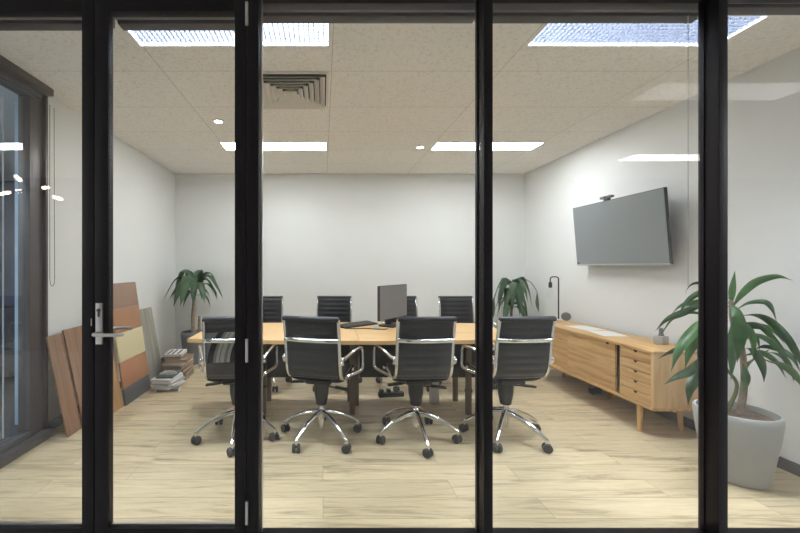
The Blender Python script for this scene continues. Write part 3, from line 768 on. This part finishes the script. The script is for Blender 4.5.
LV = [  # (points as (x, y, depth), width px)
 ([(731, 304, 2.40), (732, 290, 2.42), (735, 270, 2.44)], 9),
 ([(733, 306, 2.40), (742, 294, 2.42), (757, 281, 2.46), (776, 276, 2.50), (793, 280, 2.53)], 12),
 ([(735, 310, 2.40), (748, 302, 2.36), (765, 301, 2.30), (773, 309, 2.27), (777, 322, 2.26)], 9),
 ([(738, 316, 2.40), (755, 315, 2.46), (770, 321, 2.50), (787, 338, 2.54), (800, 360, 2.56), (806, 372, 2.56)], 12),
 ([(740, 322, 2.40), (757, 324, 2.42), (768, 331, 2.43), (780, 345, 2.43), (789, 356, 2.43)], 10),
 ([(742, 332, 2.40), (757, 334, 2.33), (772, 341, 2.28), (784, 354, 2.25), (792, 366, 2.24)], 10),
 ([(731, 304, 2.40), (736, 308, 2.30), (741, 328, 2.25), (740, 346, 2.24), (737, 362, 2.24)], 17),
 ([(743, 348, 2.36), (752, 348, 2.30), (760, 358, 2.26), (764, 370, 2.25), (764, 382, 2.25)], 12),
 ([(752, 350, 2.44), (765, 346, 2.46), (780, 349, 2.48), (793, 358, 2.50), (800, 371, 2.51)], 9),
 ([(768, 361, 2.32), (780, 363, 2.28), (792, 370, 2.25), (800, 380, 2.23), (806, 392, 2.22)], 12),
 ([(765, 352, 2.50), (775, 352, 2.53), (785, 357, 2.55), (792, 370, 2.55), (794, 382, 2.55)], 9),
 ([(729, 303, 2.40), (712, 299, 2.38), (697, 302, 2.36), (682, 305, 2.34), (671, 314, 2.33)], 9),
 ([(729, 306, 2.40), (705, 304, 2.33), (686, 312, 2.28), (668, 319, 2.25), (655, 331, 2.23)], 12),
 ([(730, 308, 2.40), (706, 313, 2.46), (688, 312, 2.50), (672, 319, 2.52), (659, 338, 2.52)], 5),
 ([(729, 298, 2.40), (710, 285, 2.42), (696, 283, 2.44), (688, 288, 2.45), (685, 295, 2.45)], 6),
 ([(728, 312, 2.40), (705, 319, 2.30), (690, 333, 2.24), (678, 350, 2.21), (671, 371, 2.20)], 16),
 ([(728, 316, 2.40), (708, 324, 2.34), (696, 338, 2.30), (689, 352, 2.28), (685, 368, 2.27)], 15),
 ([(715, 345, 2.45), (700, 344, 2.50), (684, 347, 2.52), (670, 352, 2.54), (657, 359, 2.54)], 9),
 ([(716, 350, 2.44), (705, 358, 2.34), (692, 370, 2.26), (678, 376, 2.22), (664, 384, 2.20)], 13),
 ([(718, 354, 2.44), (706, 366, 2.38), (696, 378, 2.34), (690, 390, 2.32), (688, 405, 2.31)], 16),
 ([(720, 350, 2.44), (716, 372, 2.34), (712, 390, 2.30)], 12),
 ([(733, 318, 2.40), (732, 340, 2.34), (733, 358, 2.30), (731, 380, 2.30)], 13),
 ([(739, 345, 2.40), (748, 335, 2.34), (756, 338, 2.30), (760, 352, 2.28)], 9),
 ([(735, 322, 2.40), (745, 326, 2.32), (752, 340, 2.26), (753, 358, 2.24)], 12),
 ([(728, 320, 2.40), (712, 330, 2.36), (702, 348, 2.33), (699, 372, 2.32)], 13),
 ([(736, 335, 2.40), (752, 326, 2.46), (772, 329, 2.48), (785, 343, 2.48)], 10),
 ([(745, 355, 2.40), (762, 352, 2.40), (778, 362, 2.38), (786, 378, 2.36)], 10),
 ([(725, 345, 2.40), (714, 358, 2.32), (704, 376, 2.28), (699, 396, 2.26)], 13),
 ([(728, 305, 2.40), (716, 294, 2.34), (700, 293, 2.30), (686, 303, 2.28), (679, 316, 2.27)], 10),
 ([(743, 362, 2.40), (746, 372, 2.34), (746, 382, 2.32), (743, 392, 2.31)], 11),
]
for pts, w in LV:
    bm = new_bm(); P = [L3(*p) for p in pts]
    mid = P[len(P)//2]+O; view = (mid-V((0, 0, H))).normalized()
    tg = (P[-1]-P[0]).normalized(); sd = tg.cross(view).normalized()
    sd = Matrix.Rotation(random.uniform(-.6, .6), 3, tg) @ sd
    leaf(bm, P, w*2.35/F*.62, sd, .4)
    obj('leaf', bm, 'leaf', big, 60)

def rosette(par, c, n_, length, droop, wid, rise, mat, rnd, th0=0):
    c = V(c)
    for k in range(n_):
        a = th0+2*PI*k/n_*1.0 + rnd.uniform(-.25, .25) + (k % 3)*.35
        r = V((math.cos(a), math.sin(a), 0)); Lh = length*rnd.uniform(.75, 1.1); up = rise*rnd.uniform(.35, 1.2); dn = droop*rnd.uniform(.6, 1.15)
        z0 = rnd.uniform(-.06, .04)
        P = [c+V((0, 0, z0)), c+r*Lh*.28+V((0, 0, z0+up*.75)), c+r*Lh*.58+V((0, 0, z0+up*.85)), c+r*Lh*.85+V((0, 0, z0+up*.2-dn*.35)), c+r*Lh+V((0, 0, z0-dn))]
        bm = new_bm(); leaf(bm, P, wid*rnd.uniform(.8, 1.15), V((-r.y, r.x, 0))+V((0, 0, rnd.uniform(-.4, .4))), .25); obj('leaf', bm, mat, par, 60)
rnd = random.Random(11)
pl = thing('potted_plant', 'palm-like plant in a dark grey pot in the corner behind the books', 'plant', (-1.77, 5.18, 0), 0, 'potted plants')
pot(pl, .17, .12, .43, 'pot_dark')
stem(pl, [(-.005, 0, .38), (-.01, 0, .6), (.0, 0, .8), (.01, 0, 1.02)], .032, 'bark')
stem(pl, [(.065, .02, .38), (.068, .02, .5), (.07, .02, .64)], .026, 'bark')
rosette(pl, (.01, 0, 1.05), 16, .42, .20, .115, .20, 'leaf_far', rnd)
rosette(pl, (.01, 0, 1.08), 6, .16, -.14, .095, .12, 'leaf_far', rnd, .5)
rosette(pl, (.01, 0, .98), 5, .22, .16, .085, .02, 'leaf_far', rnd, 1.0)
p2 = thing('potted_plant', 'drooping green plant beyond the end of the sideboard, behind an office chair', 'plant', (2.62, 5.22, 0), 0, 'potted plants')
pot(p2, .17, .12, .42, 'pot_dark')
stem(p2, [(0, 0, .37), (-.02, 0, .6), (-.01, 0, .9), (0, 0, 1.08)], .02, 'bark')
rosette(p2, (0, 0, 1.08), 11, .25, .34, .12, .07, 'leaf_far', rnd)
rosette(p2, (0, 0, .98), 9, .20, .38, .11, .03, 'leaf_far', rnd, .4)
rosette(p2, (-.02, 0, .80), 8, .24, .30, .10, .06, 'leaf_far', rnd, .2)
for (a, b, c) in ((V((.0, -.05, 1.10)), V((.20, -.1, 1.10)), V((.29, -.12, .70))), (V((0, -.05, 1.08)), V((-.22, -.06, 1.04)), V((-.30, -.08, .62)))):
    m = (b+c)/2+V((.03*(1 if b.x > 0 else -1), 0, .08))
    bm = new_bm(); tube(bm, smooth_path([a, (a+b)/2+V((0, 0, .05)), b, m], 5), .004, 6); obj('stalk', bm, 'stem', p2)
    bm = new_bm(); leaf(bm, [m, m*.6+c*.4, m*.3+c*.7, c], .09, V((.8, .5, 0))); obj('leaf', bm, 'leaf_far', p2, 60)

# ------------------------------------------------------------------ boards leaning on the left-hand wall
def laminate(c, v=.05):
    return simple('laminate_%d_%d_%d' % c, srgb(*c), .5, var=v, scale=3)
def lean(name, label, y0, y1, xb, xt, ht, th, mat=None, bands=None, group='sample boards leaning on the wall', cat='board'):
    L_ = math.hypot(ht, xt-xb); ang = math.atan2(xt-xb, ht)
    t = thing(name, label, cat, (xb, (y0+y1)/2, 0), 0, group); t.rotation_euler = (0, ang, 0)
    w = (y1-y0)/2
    t.location.z = .001
    if bands:
        z = 0
        for nm, f, m in bands:
            bm = new_bm(); box(bm, -th, 0, -w, w, z+.001, z+f*L_-.001, .0015); obj(nm, bm, m, t); z += f*L_
    else:
        bm = new_bm(); box(bm, -th, 0, -w, w, 0, L_, .002); obj('panel', bm, mat, t)
    return t
M['walnut'] = wood('walnut', srgb(122, 90, 68), srgb(142, 108, 82), srgb(156, 120, 94), (9, 9, .6), .5)
M['walnut2'] = wood('walnut2', srgb(128, 96, 72), srgb(148, 114, 88), srgb(160, 126, 100), (9, 9, .6), .5)
M['tan'] = wood('tan', srgb(176, 136, 92), srgb(190, 150, 104), srgb(202, 162, 116), (9, 9, .6), .5)
M['grey_oak'] = wood('grey_oak', srgb(128, 124, 114), srgb(146, 142, 132), srgb(164, 160, 150), (9, 9, .6), .7)
M['taupe'] = laminate((154, 126, 108)); M['copper'] = laminate((172, 126, 92)); M['cream'] = laminate((222, 208, 168)); M['terracotta'] = laminate((176, 122, 88)); M['charcoal'] = laminate((86, 86, 90))
lean('sample_board', 'brown wooden board leaning on the wall, the one nearest the glass', 2.915, 3.085, -1.965, -2.13, .775, .016, 'walnut')
lean('sample_board', 'brown wooden board leaning on the wall, second from the glass', 3.09, 3.36, -1.945, -2.12, .80, .016, 'walnut2')
lean('sample_board', 'narrow tan board leaning between the brown boards and the banded one', 3.36, 3.57, -1.88, -2.03, .78, .016, 'tan')
lean('sample_board', 'tall board of stacked colour bands: taupe, copper, cream, terracotta over charcoal', 3.575, 4.09, -1.86, -2.03, 1.155, .02,
     bands=[('charcoal_band', .135, 'charcoal'), ('terracotta_band', .215, 'terracotta'), ('cream_band', .235, 'cream'), ('copper_band', .20, 'copper'), ('taupe_band', .215, 'taupe')])
lean('sample_board', 'weathered grey wooden board leaning on the wall behind the books', 4.22, 4.58, -1.93, -2.08, .83, .016, 'grey_oak')

# books: a stack on the floor
bx, by, z = -1.735, 4.56, 0
cols = [((120, 104, 96), .036, 'thick mauve-brown book at the bottom of the floor stack'), ((142, 116, 96), .034, 'brown book second from the bottom of the floor stack'), ((118, 98, 88), .040, 'dark brown book in the middle of the floor stack'),
        ((168, 136, 108), .034, 'tan book just above the middle of the floor stack'), ((182, 150, 118), .030, 'light tan book third from the top of the floor stack'), ((150, 122, 100), .030, 'brown book right under the dark grey topmost pair'), ((84, 82, 84), .028, 'dark grey book under the white one on the floor stack'), ((226, 224, 222), .026, 'white book with dark stripes topping the floor stack')]
for k, (c, h, lab) in enumerate(cols):
    a = random.uniform(-.12, .12)+(.12 if k > 5 else 0); sx, sy = (.125, .165) if k < 6 else (.10, .14)
    h *= 1.12
    t = thing('book', lab, 'book', (bx+random.uniform(-.012, .012)-(.03 if k > 5 else 0), by+random.uniform(-.012, .012), z), a, 'books stacked on the floor')
    cm = simple('book_%d' % k, srgb(*c), .55, var=.06)
    bm = new_bm(); box(bm, -sx, sx, -sy, sy, 0, .003); box(bm, -sx, sx, -sy, sy, h-.003, h); box(bm, -sx, -sx+.004, -sy, sy, .003, h-.003); obj('cover', bm, cm, t)
    bm = new_bm(); box(bm, -sx+.0045, sx-.006, -sy+.005, sy-.005, .0033, h-.0033); obj('pages', bm, 'paper' if k in (4, 7) else simple('pages_%d' % k, srgb(188, 168, 148), .8, var=.1, scale=30), t)
    if k == 7:
        for q in (-.06, -.01, .05):
            bm = new_bm(); box(bm, q-.012, q+.012, -sy+.02, sy-.03, h, h+.0006); obj('cover_stripe', bm, 'rubber', t)
    z += h+.0006
# loose magazines in front
z = 0; mlab = ['splayed white magazine lying lowest in the paper pile', 'grey magazine second from the floor in the paper pile', 'white magazine third from the floor in the paper pile', 'white magazine midway up the paper pile', 'pale grey magazine above the midway one in the paper pile', 'white magazine third from the top of the paper pile', 'white magazine second from the top of the paper pile', 'green-covered magazine on top of the paper pile, under the coiled cable']
mc = [(214, 212, 208), (120, 120, 122), (222, 222, 222), (208, 208, 212), (176, 176, 182), (226, 226, 226), (214, 214, 216), (70, 92, 84)]
for k in range(8):
    h = .021 if k else .006
    t = thing('magazine', mlab[k], 'magazine', (-1.67+random.uniform(-.022, .022), 4.115+random.uniform(-.018, .018), z), random.uniform(-.25, .25), 'magazines piled on the floor')
    s = 1.15 if k == 0 else (.82 if k == 7 else 1)
    bm = new_bm(); box(bm, -.105*s, .105*s, -.148*s, .148*s, 0, h, .001)
    obj('pages', bm, simple('mag_%d' % k, srgb(*mc[k]), .5, var=.05, scale=25), t)
    z += h+.0004
bm = new_bm()
for q, (ra, rb) in enumerate(((.075, .05), (.06, .045))):
    tube(bm, [(-.01*q+ra*math.cos(2*PI*k/32), .015*q+rb*math.sin(2*PI*k/32), .005+.008*q) for k in range(32)], .0035, 6, closed=True)
tube(bm, smooth_path([(-.07, .02, .005), (-.10, .01, .005), (-.095, -.03, .005), (-.06, -.05, .005)], 6), .0035, 6)
o = obj('coiled_cable', bm, 'white_plastic'); o.location = (-1.67, 4.115, z+.0005); tag(o, 'white coiled cable resting on top of the paper pile', 'cable')

# ------------------------------------------------------------------ the space next door (seen through the side glass)
struct(B('floor_next_room', 'carpet', -6.6, XL-.1, YF, 6.2, -.1, 0, bev=0))
struct(B('ceiling_next_room', 'white_wall', -6.6, XL-.1, YF, 6.2, ZC, ZC+.1, bev=0))
struct(B('wall_next_room', 'navy', -6.6, XL-.1, 6.1, 6.2, 0, ZC, bev=0))
struct(B('wall_next_side', 'blue', -6.6, -6.5, YF, 6.1, 0, ZC, bev=0))
struct(B('trim_30', 'pale_blue', -2.57, -2.43, 3.15, 3.4, 0, ZC, bev=.002))
bm = new_bm(); lathe(bm, [(.005, .02), (.005, 2.6)], 8, (-2.42, 2.86, 0)); struct(obj('trim_31', bm, 'lamp_frame'))
ceiling_light(-4.6, -3.4, 2.4, 2.7, E_COOL, 'added cool ceiling light in the blue room beyond the side glass', group='lights outside the meeting room')  # added lamp, put in to light the pale pillar
t = thing('armchair', 'dark armchair added in the blue room for chairs mirrored in the side glass', 'armchair', (-3.5, 4.35, 0), R_(40))  # added piece standing in for chairs mirrored in the side glass
B('seat', 'dark_sofa', -.38, .38, -.36, .30, .14, .44, parent=t, bev=.05); B('backrest', 'dark_sofa', -.38, .38, .28, .46, .14, .84, parent=t, bev=.05)
for s in (-1, 1):
    B('armrest', 'dark_sofa', s*.38-.07, s*.38+.07, -.36, .44, .14, .62, parent=t, bev=.04)
    for q in (-.3, .38): B('leg', 'plastic', s*.36-.02, s*.36+.02, q-.02, q+.02, 0, .14, parent=t)

# ------------------------------------------------------------------ foyer on the viewer's side (seen mirrored in the glass)
FY = -2.3
struct(B('floor_foyer', 'foyer_floor', -6.6, 8.2, FY-.1, YF-.02, -.1, 0, bev=0))
struct(B('ceiling_foyer', 'white_wall', -6.6, 8.2, FY-.1, YF, ZC, ZC+.1, bev=0))
struct(B('wall_foyer', 'foyer_wall', -6.6, 8.2, FY-.1, FY, 0, ZC, bev=0))
struct(B('wall_foyer_right', 'foyer_wall', 8.1, 8.2, FY, YF, 0, ZC, bev=0))
struct(B('wall_foyer_left', 'foyer_wall', -6.7, -6.6, FY, 6.1, 0, ZC, bev=0))
GL = 'lights outside the meeting room'
E_FILL = emit('light_fill', (.91, .96, 1, 1), 88)  # added panels, out of view, that only raise the light level
for x0, y0, lab in ((4.05, .52, 'added corridor fill panel past the tall plant, on the near side of the glass'), (-5.2, .52, 'added corridor fill panel past the glazed side partition, on the near side of the glass'), (-5.9, -1.28, 'added foyer fill panel over the corner with the branched pendant lamp'), (6.2, -1.28, 'added foyer fill panel past the one mirrored above the television')):
    ceiling_light(x0, x0+1.0, y0, y0+.32, E_FILL, lab, group=GL)
ceiling_light(3.82, 5.0, -1.28, -.97, E_FOYER, 'bright foyer ceiling panel mirrored in the glass above the television', group=GL)
ceiling_light(2.53, 3.75, .52, .84, E_DIM, 'faint foyer ceiling panel mirrored in the glass near the ceiling', group=GL)
t = thing('chandelier', 'black branched pendant lamp with glowing tube bulbs mirrored in the glass', 'lamp', (-3.77, -1.3, 2.32))
bm = new_bm(); tube(bm, [(0, 0, 0), (0, 0, .375)], .008, 8); bmesh.ops.create_uvsphere(bm, u_segments=12, v_segments=8, radius=.04); obj('stem', bm, 'plastic', t)
for k in range(6):
    a = 2*PI*k/6+.4; d = V((math.cos(a), math.sin(a), .35*math.sin(2.1*k))).normalized()
    bm = new_bm(); tube(bm, [d*.02, d*.22], .012, 8); ar = obj('arm', bm, 'plastic', t)
    bm = new_bm(); tube(bm, [d*.22, d*.24, d*.33, d*.345], [.012, .022, .022, .008], 10); obj('bulb', bm, E_WARM, ar)

# ------------------------------------------------------------------ camera, world, view
cam = bpy.data.cameras.new('camera'); co = bpy.data.objects.new('camera', cam); C.objects.link(co)
co.location = (0, 0, H); co.rotation_euler = (PI/2, 0, 0)
cam.sensor_width = 36; cam.lens = 36*F/800; cam.shift_x = (400-VX)/800; cam.shift_y = 0; cam.clip_start = .05
SC.camera = co
w = bpy.data.worlds.new('world'); SC.world = w; w.use_nodes = True
w.node_tree.nodes['Background'].inputs['Color'].default_value = (.5, .52, .55, 1); w.node_tree.nodes['Background'].inputs['Strength'].default_value = .1
vs = SC.view_settings; vs.view_transform = 'Standard'; vs.look = 'None'; vs.exposure = 0.12; vs.gamma = 1
try: vs.use_curve_mapping = False
except Exception: pass
cy = SC.cycles
cy.use_denoising = True; cy.max_bounces = 10; cy.diffuse_bounces = 5; cy.glossy_bounces = 5; cy.transparent_max_bounces = 16; cy.sample_clamp_indirect = 6
